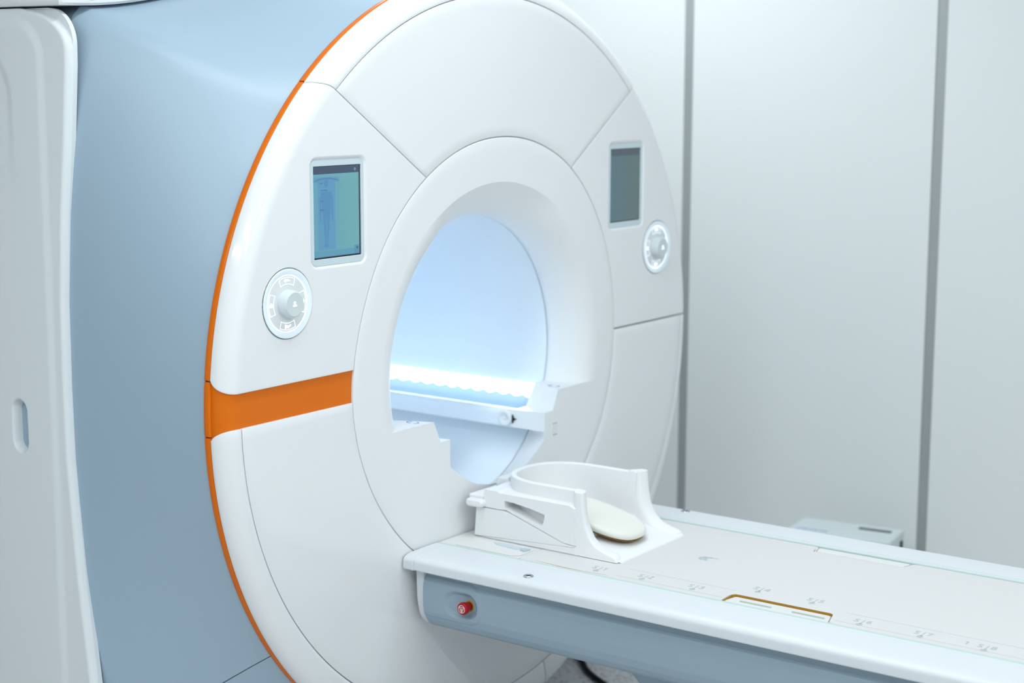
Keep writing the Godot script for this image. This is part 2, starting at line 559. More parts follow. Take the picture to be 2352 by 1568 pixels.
func build_bore(s: Node3D) -> void:
	# surround: flat ring, then a rounded lip that is a sharp-edged cove at the top
	var b := MB.new()
	var flat := []
	var lip := []
	var na := 240
	var rc := 0.432
	for i in na + 1:
		var a := -180.0 + 360.0 * i / na
		var t := deg_to_rad(a)
		var u := Vector3(cos(t), sin(t), 0)
		var c := Vector3(0, CY, 0)
		var row := PackedVector3Array()
		var ro := ring_r(a) - 0.0013
		row.append(c + u * ro + Vector3(0, 0, -0.011))
		row.append(c + u * ro + Vector3(0, 0, -0.0013))
		row.append(c + u * (ro - 0.0005) + Vector3(0, 0, -0.0004))
		row.append(c + u * (ro - 0.0016))
		for k in 4:
			row.append(c + u * lerpf(ro - 0.0016, rc, (k + 1) / 4.0))
		flat.append(row)
		if a > -179.0 and sin(t) < -0.62:
			continue
	for i in 201:
		var a := -50.0 + 280.0 * i / 200.0
		var t := deg_to_rad(a)
		var u := Vector3(cos(t), sin(t), 0)
		var w := deg_to_rad(40.0) * smooth01(0.76, 0.985, sin(t))      # the lip starts with a crease at the top
		var row := PackedVector3Array()
		var p0 := Vector2(rc, 0)
		var p1 := p0 - Vector2(cos(w), sin(w)) * 0.046
		var p3 := Vector2(BORE, -0.1)
		var p2 := p3 + Vector2(0, 0.054)
		for k in 13:
			var q := p0.bezier_interpolate(p1, p2, p3, k / 12.0)
			row.append(Vector3(0, CY, 0) + u * q.x + Vector3(0, 0, q.y))
		row.append(Vector3(0, CY, 0) + u * 0.3515 + Vector3(0, 0, -0.1012))
		row.append(Vector3(0, CY, 0) + u * 0.358 + Vector3(0, 0, -0.1015))
		lip.append(row)
	b.patch(flat, 1)
	b.patch(lip, 2, true)
	obj("bore_surround", b.done(), M.ring, s)
	# lower filling with the trough for the table
	var fr := [Vector2(0.2525, 0.957), Vector2(0.228, 0.906), Vector2(0.193, 0.906), Vector2(0.1925, 0.857), Vector2(0.1925, 0.857), Vector2(0.191, 0.840), Vector2(0.155, 0.8135), Vector2(0.118, 0.792), Vector2(0.085, 0.779), Vector2(0.045, 0.770), Vector2(0.0, 0.767)]
	var bk := [Vector2(0.295, 0.957), Vector2(0.254, 0.902), Vector2(0.196, 0.902), Vector2(0.196, 0.857), Vector2(0.2835, 0.8535), Vector2(0.2735, 0.8400), Vector2(0.2430, 0.8060), Vector2(0.2000, 0.7710), Vector2(0.1500, 0.7420), Vector2(0.0800, 0.7180), Vector2(0.0, 0.7090)]
	var ang0 := asin((0.957 - CY) / rc)
	var fil := PackedVector2Array([Vector2(rc * cos(ang0), 0.957)])
	for q in fr:
		fil.append(q)
	for q in range(fr.size() - 2, -1, -1):
		fil.append(Vector2(-fr[q].x, fr[q].y))
	fil.append(Vector2(-rc * cos(ang0), 0.957))
	var na2 := 70
	for q in range(1, na2):
		var t := lerpf(-PI - ang0, ang0, float(q) / na2)
		fil.append(Vector2(rc * cos(t), CY + rc * sin(t)))
	b = MB.new()
	b.prism(fil, XY, -0.0008, 0.0, 0.0)
	for k in [-1.0, 1.0]:
		var r0 := PackedVector3Array()
		var r1 := PackedVector3Array()
		for q in fr.size():
			r0.append(Vector3(k * fr[q].x, fr[q].y, -0.0004))
			r1.append(Vector3(k * bk[q].x, bk[q].y, -0.1015))
		b.patch([r0.slice(0, 6), r1.slice(0, 6)], -1, k < 0)
		b.patch([r0.slice(5), r1.slice(5)], 1, k < 0)
		b.quad(Vector3(k * 0.2525, 0.957, -0.0004), Vector3(k * 0.425, 0.957, -0.0004), Vector3(k * 0.425, 0.957, -0.1015), Vector3(k * 0.295, 0.957, -0.1015), -1)
	obj("trough_panel", b.done(), M.ring, s)
	# crisp lit edges of the two shoulders
	for k in [-1.0, 1.0]:
		b = MB.new()
		var rows := [PackedVector3Array(), PackedVector3Array()]
		for i in 9:
			var f := i / 8.0
			var x := lerpf(0.414, 0.462, f)
			rows[0].append(Vector3(k * x, lerpf(0.957, 0.940, f), lerpf(-0.006, 0.0006, f)))
			rows[1].append(Vector3(k * x, lerpf(0.951, 0.9385, f), 0.0006))
		b.patch(rows, 1, k < 0)
		# a thin blue round print on each shoulder
		var ic := MB.new()
		for q in [[20.0, 150.0], [175.0, 330.0]]:
			var rin := []
			for i in 17:
				var a := deg_to_rad(lerpf(q[0], q[1], i / 16.0))
				rin.append(PackedVector3Array([Vector3(k * 0.285 + cos(a) * 0.0070, 0.9574, -0.036 + sin(a) * 0.014), Vector3(k * 0.285 + cos(a) * 0.0100, 0.9574, -0.036 + sin(a) * 0.0175)]))
			ic.patch(rin, 1)
		obj("shoulder_print", ic.done(), M.iconblue, s)
	# little release flap in the surround, right of the trough
	obj("release_flap", prism_mesh(rr(0.2385, 0.858, 0.0095, 0.0135, 0.002, 3), XY, -0.004, 0.0008, 0.0006), M.white, s)
	for y in [0.8728, 0.8432]:
		obj("flap_slot", prism_mesh(PackedVector2Array([Vector2(0.229, y - 0.001), Vector2(0.248, y - 0.001), Vector2(0.248, y + 0.001), Vector2(0.229, y + 0.001)]), XY, -0.002, 0.0006), M.joint, s)
	# the tube
	b = MB.new()
	b.lathe([[Vector2(0.372, -0.1045), Vector2(0.3525, -0.1045), Vector2(0.3505, -0.1055), Vector2(BORE, -0.108), Vector2(BORE, -0.4), Vector2(BORE, -0.8), Vector2(BORE, -1.2), Vector2(BORE, -1.6), Vector2(0.372, -1.6)], [Vector2(0.372, -1.6), Vector2(0.372, -0.1045)]], Vector3(0, CY, 0), Vector3(0, 0, 1), Vector3(1, 0, 0), 160)
	obj("bore_tube", b.done(), M.bore, s)
	b = MB.new()
	b.lathe([[Vector2(0.357, -0.112), Vector2(0.357, -0.095)]], Vector3(0, CY, 0), Vector3(0, 0, 1), Vector3(1, 0, 0), 120)
	obj("bore_joint", b.done(), M.joint, s)
	# light strips, rails and between them a bluish band with the shade put into its colour
	var stripm := glow(Color(0.88, 0.95, 1.0), 1.6)
	var shadem := mat(Color(0.59, 0.67, 0.80), 0.5, 0.3)
	for k in [-1.0, 1.0]:
		b = MB.new()
		var rows := []
		var nz := 240
		for i in nz + 1:
			var z := lerpf(-0.112, -1.55, float(i) / nz)
			var sc := absf(sin((z + 0.112) / 0.0425 * PI))
			var row := PackedVector3Array()
			var lo := -24.2 - 1.3 * sc
			for j in 4:
				var a := deg_to_rad(lerpf(-19.0, lo, j / 3.0))
				var r := BORE - 0.004
				row.append(Vector3(k * r * cos(a), CY + r * sin(a), z))
			rows.append(row)
		b.patch(rows, 1, k > 0)
		obj("light_strip", b.done(), stripm, s)
		b = MB.new()
		rows = []
		for i in 2:
			var row := PackedVector3Array()
			for j in 5:
				var a := deg_to_rad(lerpf(-24.0, -37.0, j / 4.0))
				row.append(Vector3(k * (BORE - 0.003) * cos(a), CY + (BORE - 0.003) * sin(a), [-0.112, -1.55][i]))
			rows.append(row)
		b.patch(rows, 1, k > 0)
		obj("shade_band", b.done(), shadem, s)
		var sec := fillet(PackedVector2Array([Vector2(k * 0.196, 0.857), Vector2(k * 0.196, 0.891), Vector2(k * 0.203, 0.901), Vector2(k * 0.226, 0.901), Vector2(k * 0.229, 0.860), Vector2(k * 0.290, 0.852), Vector2(k * 0.285, 0.846), Vector2(k * 0.212, 0.851)]), [0.004, 0.006, 0.006, 0.006, 0.0, 0.0, 0.0, 0.004], 4)
		obj("rail", prism_mesh(sec, XY, -1.55, -0.1, 0.0), M.bore, s)
		b = MB.new()
		b.lathe([[Vector2(0, 0.009), Vector2(0.003, 0.009)], [Vector2(0.003, 0.009), Vector2(0.0035, 0.0083), Vector2(0.008, 0.0083), Vector2(0.0085, 0.009), Vector2(0.0105, 0.0082), Vector2(0.0112, 0.009), Vector2(0.0190, 0.009), Vector2(0.0212, 0.0075), Vector2(0.0215, 0.0)]], Vector3(k * 0.198, 0.8785, -0.1235), Vector3(-k, 0, 0), Vector3(0, 1, 0), 40)
		obj("rail_end_cap", b.done(), M.white, s)
		var tri := PackedVector2Array([Vector2(-0.1000, 0.890), Vector2(-0.0975, 0.8812), Vector2(-0.0885, 0.8785), Vector2(-0.0972, 0.8752), Vector2(-0.1000, 0.867)])
		obj("cap_gap", prism_mesh(tri, ZY, k * 0.199, k * 0.1915, 0.0), M.dark, s)
		var al := AreaLight3D.new()
		al.name = "strip_light"
		al.area_size = Vector2(1.4, 0.03)
		al.light_color = Color(0.89, 0.955, 1.0)
		al.light_energy = 0.225
		al.shadow_enabled = true
		al.area_range = 6.0
		al.position = Vector3(k * 0.318, 0.935, -0.83)
		s.add_child(al, true)
		var look := Vector3(-k, -0.75, 0).normalized()
		al.basis = Basis.looking_at(look, Vector3(0, 1, 0))

func arch(x: float) -> float:             # lower edge of the top cover
	return 1.8745 + 0.075 * (1.0 - cos(PI * clampf((0.935 - absf(x)) / 0.935, 0.0, 1.0)))

func rear_r(a: float) -> float:          # outline of the housing behind: rounded box under an arched top
	var n := 6.5
	var c := cos(a)
	var q := sin(a)
	var r := 1.0 / pow(pow(absf(c) / 0.935, n) + pow(absf(q) / (1.0 if q > 0 else 1.058), n), 1.0 / n)
	if q > 0.0:
		var lo := 0.5
		var hi := r
		for k in 24:
			var m := (lo + hi) / 2
			if CY + m * q > arch(m * c) - 0.0008:
				hi = m
			else:
				lo = m
		r = lo
	return r

func loft(a: float, t: float) -> Vector3:
	var r := lerpf(0.905, rear_r(a), 1.0 - pow(1.0 - t, 1.25))
	return Vector3(r * cos(a), CY + r * sin(a), -0.0575 - 0.36 * t)

func edge_z(y: float) -> float:          # front edge of the white side panel
	return lin([[0.0, -0.30], [0.25, -0.335], [0.458, -0.369], [0.7, -0.398], [0.94, -0.4165], [1.1, -0.419], [1.27, -0.417], [1.45, -0.405], [1.6, -0.388], [1.755, -0.374], [1.9, -0.370]], y)

func build_body(s: Node3D) -> void:
	for part in 2:
		var b := MB.new()
		var rows := []
		var nt := 14
		var na := 200 if part == 0 else 70
		for i in nt + 1:
			var t := float(i) / nt
			var th := deg_to_rad(216.0 + 5.0 * t)
			var dth := 0.0016
			var a0 := PI - th + dth if part == 0 else th + dth
			var a1 := th - dth if part == 0 else PI - th - dth + TAU
			var row := PackedVector3Array()
			for j in na + 1:
				row.append(loft(lerpf(a0, a1, float(j) / na), t))
			rows.append(row)
		b.patch(rows, 1, true)
		# the two joint edges turn inward
		for e in [0, na]:
			var l0 := PackedVector3Array()
			var l1 := PackedVector3Array()
			for i in nt + 1:
				var p: Vector3 = rows[i][e]
				l0.append(p)
				l1.append(p - Vector3(p.x, p.y - CY, 0).normalized() * 0.015)
			b.patch([l0, l1], 2)
		obj("side_cover" if part == 0 else "lower_side_cover", b.done(), M.blue, s)
	# the magnet housing behind
	var b := MB.new()
	var out := []
	var zs := [-0.4175, -1.0, -1.6, -1.62, -1.62]
	for i in 5:
		var row := PackedVector3Array()
		for j in 201:
			var a := TAU * j / 200.0
			var r := rear_r(a) - (0.0 if i < 3 else 0.02)
			if i == 4:
				r = 0.372
			row.append(Vector3(r * cos(a), CY + r * sin(a), zs[i]))
		out.append(row)
	b.patch(out.slice(0, 4), 1, true)
	b.patch(out.slice(3, 5), 2, true)
	obj("magnet_housing", b.done(), M.blue, s)
	# white cover on top
	var bot := PackedVector2Array()
	var top := PackedVector2Array()
	for i in 41:
		var x := lerpf(-0.955, 0.955, i / 40.0)
		var y := arch(x)
		bot.append(Vector2(x, y))
		top.append(Vector2(x, y + 0.018 + 0.5 * (y - 1.8745)))
	top.reverse()
	bot.append_array(top)
	b = MB.new()
	b.prism(bot, XY, -1.64, -0.385, 0.005, true)
	obj("top_cover", b.done(), M.white, s)
	# white side panels with a recessed grip
	for k in [-1.0, 1.0]:
		side_panel(s, k)

func side_panel(s: Node3D, k: float) -> void:
	var ys := []
	var y := 0.0
	while y < 1.8695:
		ys.append(y)
		var fine := (y > 0.90 and y < 1.07) or y > 1.70
		y += 0.004 if fine else 0.02
	ys.append(1.8705)
	var us := []
	var u := 0.0
	while u < 1.18:
		us.append(u)
		u += (0.0015 if u < 0.012 else 0.003 if u < 0.30 else 0.03)
	us.append(1.18)
	var b := MB.new()
	var rows := []
	var rim := PackedVector3Array()
	for yy in ys:
		var row := PackedVector3Array()
		for uu in us:
			# top front corner is rounded: shift the edge back
			var cr := 0.075
			var back := 0.0
			if yy > 1.8705 - cr:
				var q: float = (yy - (1.8705 - cr)) / cr
				back = cr * (1.0 - sqrt(maxf(0.0, 1.0 - q * q)))
			var z: float = edge_z(yy) - lerpf(back, 0.0, smooth01(0.0, 0.3, uu)) - uu
			# distance inward from the outline
			var d := minf(uu, 1.8705 - yy + 0.004)
			if uu < 0.09 and yy > 1.78:
				d = minf(d, maxf(0.0, 0.09 - Vector2(0.09 - uu, maxf(0.0, yy - 1.78)).length()))
			var h := 0.016 * sqrt(clampf(1.0 - pow(1.0 - clampf(d / 0.012, 0, 1), 2.0), 0, 1))
			# raised inner body
			var inner := sd_rr(Vector2(z, yy), Vector2(-1.0, 0.858), Vector2(0.553, 0.995), 0.085)
			h += 0.0042 * (1.0 - smooth01(-0.022, 0.004, inner))
			var inn2 := sd_rr(Vector2(z, yy), Vector2(-1.05, 0.70), Vector2(0.50, 1.11), 0.13)
			h -= 0.005 * (1.0 - smooth01(-0.02, 0.006, inn2)) * smooth01(1.40, 1.80, yy)
			var grip := sd_rr(Vector2(z, yy), Vector2(-0.567, 0.997), Vector2(0.021, 0.054), 0.0205)
			h -= 0.050 * (1.0 - smooth01(-0.0045, 0.003, grip))
			row.append(Vector3(k * (0.937 + h), yy, z))
		rows.append(row)
	b.patch(rows, 1, k > 0)
	var e0 := PackedVector3Array()
	var e1 := PackedVector3Array()
	for r in rows:
		e0.append(r[0]); e1.append(Vector3(k * 0.925, r[0].y, r[0].z - 0.002))
	b.patch([e0, e1], 2, k < 0)
	obj("side_panel", b.done(), M.panel, s)

func build_display(s: Node3D, k: float) -> void:
	var d := holder("display", s)
	var b := MB.new()
	var n := 6
	var cx := k * DISP.x
	var rings := [[0.0835, 0.1112, 0.0158, -0.0049], [0.0822, 0.1099, 0.0146, -0.0031], [0.0812, 0.1089, 0.0138, -0.0028], [0.0745, 0.0965, 0.0022, -0.0028], [0.0738, 0.0958, 0.0015, -0.0033], [0.0738, 0.0958, 0.0015, -0.0060]]
	var rows := []
	for q in rings:
		var row := PackedVector3Array()
		for p in rr(cx, DISP.y, q[0], q[1], q[2], n):
			row.append(Vector3(p.x, p.y, q[3]))
		rows.append(row)
	b.patch(rows, -1, true, true)
	obj("bezel", b.done(), M.bezel, d)
	obj("screen_surround", box_mesh(Vector3(cx - 0.0738, DISP.y - 0.0958, -0.0062), Vector3(cx + 0.0738, DISP.y + 0.0958, -0.0056), 0.0002), M.dark, d)
	var qm := QuadMesh.new()
	qm.size = Vector2(0.1445, 0.1885)
	var sm := StandardMaterial3D.new()
	sm.roughness = 0.25
	if k < 0:
		var tex := screen_picture()
		sm.albedo_color = Color(0.05, 0.06, 0.07)
		sm.emission_enabled = true
		sm.emission_texture = tex
		sm.emission = Color.WHITE
		sm.emission_operator = BaseMaterial3D.EMISSION_OP_MULTIPLY
		sm.emission_energy_multiplier = 0.85
	else:
		sm.albedo_color = Color(0.05, 0.06, 0.07)
		sm.emission_enabled = true
		sm.emission_texture = dim_picture()
		sm.emission = Color.WHITE
		sm.emission_operator = BaseMaterial3D.EMISSION_OP_MULTIPLY
		sm.emission_energy_multiplier = 0.75
	var sc := obj("screen", qm, sm, d)
	sc.position = Vector3(cx - k * 0.0 - 0.0006, DISP.y + 0.0006, -0.0053)
	if k < 0:
		sc.set_meta("label", "lit teal screen with a figure outline")
	else:
		sc.set_meta("label", "dim grey-green screen")

func dim_picture() -> ImageTexture:
	var w := 96
	var h := 128
	var im := Image.create(w, h, false, Image.FORMAT_RGB8)
	for y in h:
		for x in w:
			var c := Color8(88, 120, 132).lerp(Color8(92, 118, 116), float(x) / w)
			if y < 12:
				c = Color8(74, 92, 104)
			im.set_pixel(x, y, c)
	return ImageTexture.create_from_image(im)

func screen_picture() -> ImageTexture:
	var w := 288
	var h := 384
	var im := Image.create(w, h, false, Image.FORMAT_RGB8)
	var rng := RandomNumberGenerator.new()
	rng.seed = 5
	for y in h:
		for x in w:
			var u := float(x) / w
			var v := float(y) / h
			var c := Color8(104, 168, 190).lerp(Color8(112, 176, 182), smoothstep(0.2, 0.9, u))
			c = c.lerp(Color8(118, 182, 200), 0.5 * (1.0 - smoothstep(0.05, 0.2, v)))
			# couch column
			if u > 0.095 and u < 0.465 and v > 0.13 and v < 0.915:
				c = Color8(96, 158, 196)
			if u < 0.56 and v > 0.115 and v < 0.175:
				c = c.lerp(Color8(98, 154, 192), 0.6)
			# the arc at the head of the couch
			var ya := 0.130 + 0.038 * pow((u - 0.28) / 0.3, 2.0)
			if absf(v - ya) < 0.008 and u > 0.03 and u < 0.53:
				c = Color8(84, 136, 184)
			# figure
			var f := false
			var cx := 0.275
			f = f or Vector2((u - cx) / 0.045, (v - 0.185) / 0.042).length() < 1.0
			f = f or (absf(u - cx) < 0.115 - 0.12 * maxf(0.0, 0.31 - v) and v > 0.275 and v < 0.36)
			f = f or (absf(u - cx) < 0.095 and v > 0.36 and v < 0.50)
			f = f or (absf(u - cx) < lerpf(0.085, 0.03, (v - 0.5) / 0.36) and v >= 0.5 and v < 0.87)
			f = f or (absf(absf(u - cx) - 0.125) < 0.016 and v > 0.33 and v < 0.6)
			f = f or (absf(u - cx) < 0.055 and v >= 0.855 and v < 0.885)
			if f:
				c = c.lerp(Color8(80, 144, 190), 0.75)
			if absf(u - cx) < 0.004 and v > 0.56 and v < 0.85:
				c = Color8(104, 166, 200)
			if v > 0.925:
				c = Color8(94, 160, 188)
				if u > 0.87 and v > 0.90:
					c = Color8(86, 144, 178)
			if v > 0.895 and u > 0.87:
				c = Color8(90, 150, 182)
				if absf(u - 0.935) < 0.022 * (1.0 - (v - 0.915) / 0.03) and v > 0.915 and v < 0.945:
					c = Color8(52, 84, 120)
			if v < 0.083:
				c = Color8(66, 84, 110)
				var q := Vector2((u - 0.90), (v - 0.045) * 1.33).length()
				if q < 0.021:
					c = Color8(118, 176, 190)
				if q < 0.008:
					c = Color8(66, 84, 110)
			if u > 0.982:
				c = Color8(58, 66, 90)
			if v > 0.992:
				c = Color8(62, 74, 96)
			im.set_pixel(x, y, c)
	# small unreadable captions beside the figure
	for k in [[0.14, 0.186, 0.06], [0.155, 0.262, 0.16], [0.15, 0.378, 0.075], [0.145, 0.474, 0.09]]:
		var x0 := int(k[0] * w)
		for x in range(x0, int((k[0] + k[2]) * w)):
			var hh := rng.randi_range(0, 3)
			for y in range(int(k[1] * h) - hh, int(k[1] * h) + 2):
				im.set_pixel(x, y, Color8(72, 120, 172))
	return ImageTexture.create_from_image(im)

func build_dial(s: Node3D, k: float) -> void:
	var d := holder("control_dial", s)
	var c := Vector3(k * DIAL.x, DIAL.y, -0.004)
	var ax := Vector3(0, 0, 1)
	var ux := Vector3(1, 0, 0)
	var b := MB.new()
	b.lathe([[Vector2(0.0712, -0.001), Vector2(0.0712, 0.0052), Vector2(0.0706, 0.0062)], [Vector2(0.0706, 0.0062), Vector2(0.0700, 0.0064), Vector2(0.064, 0.0046), Vector2(0.0588, 0.0034)]], c, ax, ux, 96)
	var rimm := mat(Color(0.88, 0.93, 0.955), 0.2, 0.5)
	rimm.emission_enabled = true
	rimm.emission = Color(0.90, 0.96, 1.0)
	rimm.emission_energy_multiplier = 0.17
	obj("dial_rim", b.done(), rimm, d)
	b = MB.new()
	b.lathe([[Vector2(0.0708, 0.0040), Vector2(0.0716, 0.0044), Vector2(0.0728, 0.0043), Vector2(0.0733, 0.0036)]], c, ax, ux, 96)
	obj("dial_gap", b.done(), mat(Color(0.42, 0.45, 0.47), 0.4, 0.4), d)
	b = MB.new()
	b.lathe([[Vector2(0.0590, 0.0034), Vector2(0.0578, 0.0037), Vector2(0.0566, 0.0030)]], c, ax, ux, 96)
	obj("light_ring", b.done(), M.light, d)
	b = MB.new()
	b.lathe([[Vector2(0.0568, 0.0029), Vector2(0.036, 0.0029), Vector2(0.0, 0.0029)]], c, ax, ux, 80)
	obj("key_plate", b.done(), M.white, d)
	# four sector keys, outlined in light
	for q in 4:
		var mid := PI / 2 * q
		var o := MB.new()
		var out := key_outline(mid, 0.0395, 0.0540)
		var inn := MB.inset(out, 0.0008)
		var r0 := PackedVector3Array()
		var r1 := PackedVector3Array()
		for i in out.size():
			r0.append(c + Vector3(out[i].x, out[i].y, 0.0034))
			r1.append(c + Vector3(inn[i].x, inn[i].y, 0.0034))
		o.patch([r0, r1], 1, false, true)
		var cc := Vector2.from_angle(mid) * 0.0468
		for poly in key_icon(q):
			var pp := PackedVector2Array()
			for v in poly:
				pp.append(v * 0.001 + cc)
			o.prism(pp, func(p, dd): return c + Vector3(p.x, p.y, dd), 0.0029, 0.0034)
		obj("light_key", o.done(), M.light, d)
	b = MB.new()
	b.lathe([[Vector2(0.0285, 0.0029), Vector2(0.0282, 0.016), Vector2(0.0276, 0.0205), Vector2(0.0262, 0.0232), Vector2(0.024, 0.0246)], [Vector2(0.024, 0.0246), Vector2(0.012, 0.0240), Vector2(0, 0.0238)]], c, ax, ux, 80)
	var kn := obj("knob", b.done(), mat(Color(0.84, 0.875, 0.885), 0.35, 0.4), d)
	kn.name = "knob"
	var im := MB.new()
	im.prism(circle(Vector2(0, 0.0032), 0.0028, 14), func(p, dd): return c + Vector3(p.x, p.y, dd), 0.0232, 0.0246)
	im.prism(rr(0, -0.0028, 0.0052, 0.0017, 0.0012, 3), func(p, dd): return c + Vector3(p.x, p.y, dd), 0.0232, 0.0246)
	obj("knob_symbol", im.done(), M.light, d)

func key_outline(mid: float, r0: float, r1: float) -> PackedVector2Array:
	var o := PackedVector2Array()
	var h0 := 0.50
	var h1 := 0.44
	for i in 13:
		o.append(Vector2.from_angle(mid - h1 + 2 * h1 * i / 12.0) * r1)
	for i in 13:
		o.append(Vector2.from_angle(mid + h0 - 2 * h0 * i / 12.0) * r0)
	return o

func key_icon(q: int) -> Array:
	match q:
		0:  # plus
			return [PackedVector2Array([Vector2(-1, -5), Vector2(1, -5), Vector2(1, -1), Vector2(4, -1), Vector2(4, 1), Vector2(1, 1), Vector2(1, 5), Vector2(-1, 5), Vector2(-1, 1), Vector2(-4, 1), Vector2(-4, -1), Vector2(-1, -1)])]
		1:  # arrow beside a lying figure
			return [PackedVector2Array([Vector2(-9, 0), Vector2(-4, 4), Vector2(-4, 1.5), Vector2(-2, 1.5), Vector2(-1, 4), Vector2(1, 1.5), Vector2(3, 3.5), Vector2(4, 1), Vector2(9, 0.5), Vector2(9, -1.5), Vector2(-4, -1.5), Vector2(-4, -4)])]
		2:  # house
			return [PackedVector2Array([Vector2(-4, -4), Vector2(4, -4), Vector2(4, 1), Vector2(5, 1), Vector2(0, 5), Vector2(-5, 1), Vector2(-4, 1)])]
		_:  # couch with a figure
			return [PackedVector2Array([Vector2(-8, 4), Vector2(-6, 4), Vector2(-4, 2), Vector2(-2, 3.5), Vector2(0, 1.5), Vector2(5, 1.5), Vector2(9, 4), Vector2(8, 0), Vector2(4, -1), Vector2(3, -4), Vector2(0, -3.5), Vector2(-3, -1), Vector2(-5, -4), Vector2(-8, -4)])]

# ---------------------------------------------------------------- patient table
func build_table() -> void:
	var t := thing("patient_table", "long white patient table with grey-blue side skirts in front of the scanner bore", "table")
	var z0 := 0.004
	var z1 := 2.25
	obj("deck", box_mesh(Vector3(-0.242, TAB - 0.03, z0), Vector3(0.242, TAB - 0.0015, 0.2275), 0.001), M.deck, t)
	obj("deck", box_mesh(Vector3(-0.242, TAB - 0.03, 0.2275), Vector3(0.242, TAB - 0.0090, z1), 0.001), M.deck, t)
	for k in [-1.0, 1.0]:
		# edge cap: flat top, rounded nose, hooked under
		var prof := fillet(PackedVector2Array([Vector2(k * 0.264, TAB), Vector2(k * 0.371, TAB - 0.0015), Vector2(k * 0.3715, 0.6415), Vector2(k * 0.330, 0.6400), Vector2(k * 0.264, 0.648)]), [0.0012, 0.030, 0.004, 0.0, 0.0], 10)
		var b := MB.new()
		b.prism(prof, XY, 0.034, z1, 0.0, true)
		obj("edge_cap", b.done(), M.cap, t)
		obj("edge_trim", box_mesh(Vector3(k * 0.2505, TAB - 0.03, z0), Vector3(k * 0.2625, TAB - 0.0004, z1), 0.0008), M.cap, t)
		obj("seal_strip", box_mesh(Vector3(k * 0.2424, TAB - 0.03, z0), Vector3(k * 0.2502, TAB - 0.0002, z1), 0.0008), M.strip, t)
		# screwed-in metal sockets in the cap
		b = MB.new()
		b.lathe([[Vector2(0.0052, 0.0005), Vector2(0.0056, 0.0014), Vector2(0.0070, 0.0019), Vector2(0.0095, 0.0014), Vector2(0.0112, 0.0004), Vector2(0.0115, -0.001)]], Vector3(k * 0.338, TAB, 0.326), Vector3.UP, Vector3(1, 0, 0), 32)
		var so := obj("socket", b.done(), M.chrome, t)
		so.name = "socket"
		b = MB.new()
		b.lathe([[Vector2(0.0, 0.0007), Vector2(0.0053, 0.0007)]], Vector3(k * 0.338, TAB, 0.326), Vector3.UP, Vector3(1, 0, 0), 20)
		obj("socket_hole", b.done(), M.dark, t)
		skirt(t, k, z1)
	# end cap against the scanner
	# keep it clear of the deck: two side pieces and a lower piece
	for k in [-1.0, 1.0]:
		var pc := fillet(PackedVector2Array([Vector2(k * 0.2635, TAB + 0.0006), Vector2(k * 0.3725, TAB - 0.0005), Vector2(k * 0.3735, 0.6405), Vector2(k * 0.330, 0.6385), Vector2(k * 0.2635, 0.648)]), [0.0, 0.03, 0.006, 0.0, 0.0], 8)
		obj("end_cap", prism_mesh(pc, XY, 0.004, 0.0335, 0.0015), M.cap, t)
	var lo := fillet(PackedVector2Array([Vector2(-0.3465, 0.637), Vector2(-0.343, 0.560), Vector2(-0.332, 0.520), Vector2(-0.300, 0.496), Vector2(0.300, 0.496), Vector2(0.332, 0.520), Vector2(0.343, 0.560), Vector2(0.3465, 0.637)]), [0.0, 0.02, 0.025, 0.02, 0.02, 0.025, 0.02, 0.0], 6)
	obj("end_plate", prism_mesh(lo, XY, 0.020, 0.0415, 0.002), M.cap, t)
	# pedestal
	var pd := PackedVector2Array([Vector2(0.50, 0.494), Vector2(0.53, 0.462), Vector2(0.60, 0.40), Vector2(0.66, 0.30), Vector2(0.68, 0.0), Vector2(2.2, 0.0), Vector2(2.2, 0.494)])
	obj("pedestal", prism_mesh(fillet(pd, [0.0, 0.03, 0.05, 0.05, 0.0, 0.0, 0.0], 5), ZY, -0.245, 0.245, 0.012, true), M.skirt, t)
	obj("underside", box_mesh(Vector3(-0.30, 0.497, 0.045), Vector3(0.30, 0.5035, z1), 0.001), M.skirt, t)
	# emergency stop on the near side, built along -x
	var e := holder("stop_button", t)
	var c := Vector3(-0.3315, 0.574, 0.163)
	var ax := Vector3(-1, 0, 0)
	var ux := Vector3(0, 0, 1)
	var b := MB.new()
	b.lathe([[Vector2(0.0, 0.002), Vector2(0.0185, 0.002), Vector2(0.0198, 0.0012), Vector2(0.02, -0.004)]], c, ax, ux, 48)
	obj("base_plate", b.done(), mat(Color(0.60, 0.66, 0.72), 0.4, 0.4), e)
	b = MB.new()
	b.lathe([[Vector2(0.0, 0.0035), Vector2(0.0125, 0.0035), Vector2(0.0128, 0.002)]], c, ax, ux, 40)
	obj("collar", b.done(), M.yellow, e)
	b = MB.new()
	b.lathe([[Vector2(0.0105, 0.003), Vector2(0.0105, 0.013), Vector2(0.0128, 0.018), Vector2(0.0140, 0.022), Vector2(0.0142, 0.027), Vector2(0.0134, 0.0295), Vector2(0.0118, 0.0308)], [Vector2(0.0118, 0.0308), Vector2(0.006, 0.0310), Vector2(0.0, 0.0310)]], c, ax, ux, 48)
	obj("push_button", b.done(), M.red, e)
	b = MB.new()
	var fx := func(p: Vector2, d: float) -> Vector3: return c + Vector3(-d, p.y, p.x)
	var ring0 := PackedVector3Array(); var ring1 := PackedVector3Array()
	for i in 40:
		var a := TAU * i / 40
		ring0.append(fx.call(Vector2.from_angle(a) * 0.0092, 0.0315)); ring1.append(fx.call(Vector2.from_angle(a) * 0.0080, 0.0315))
	b.patch([ring0, ring1], 1, false, true)
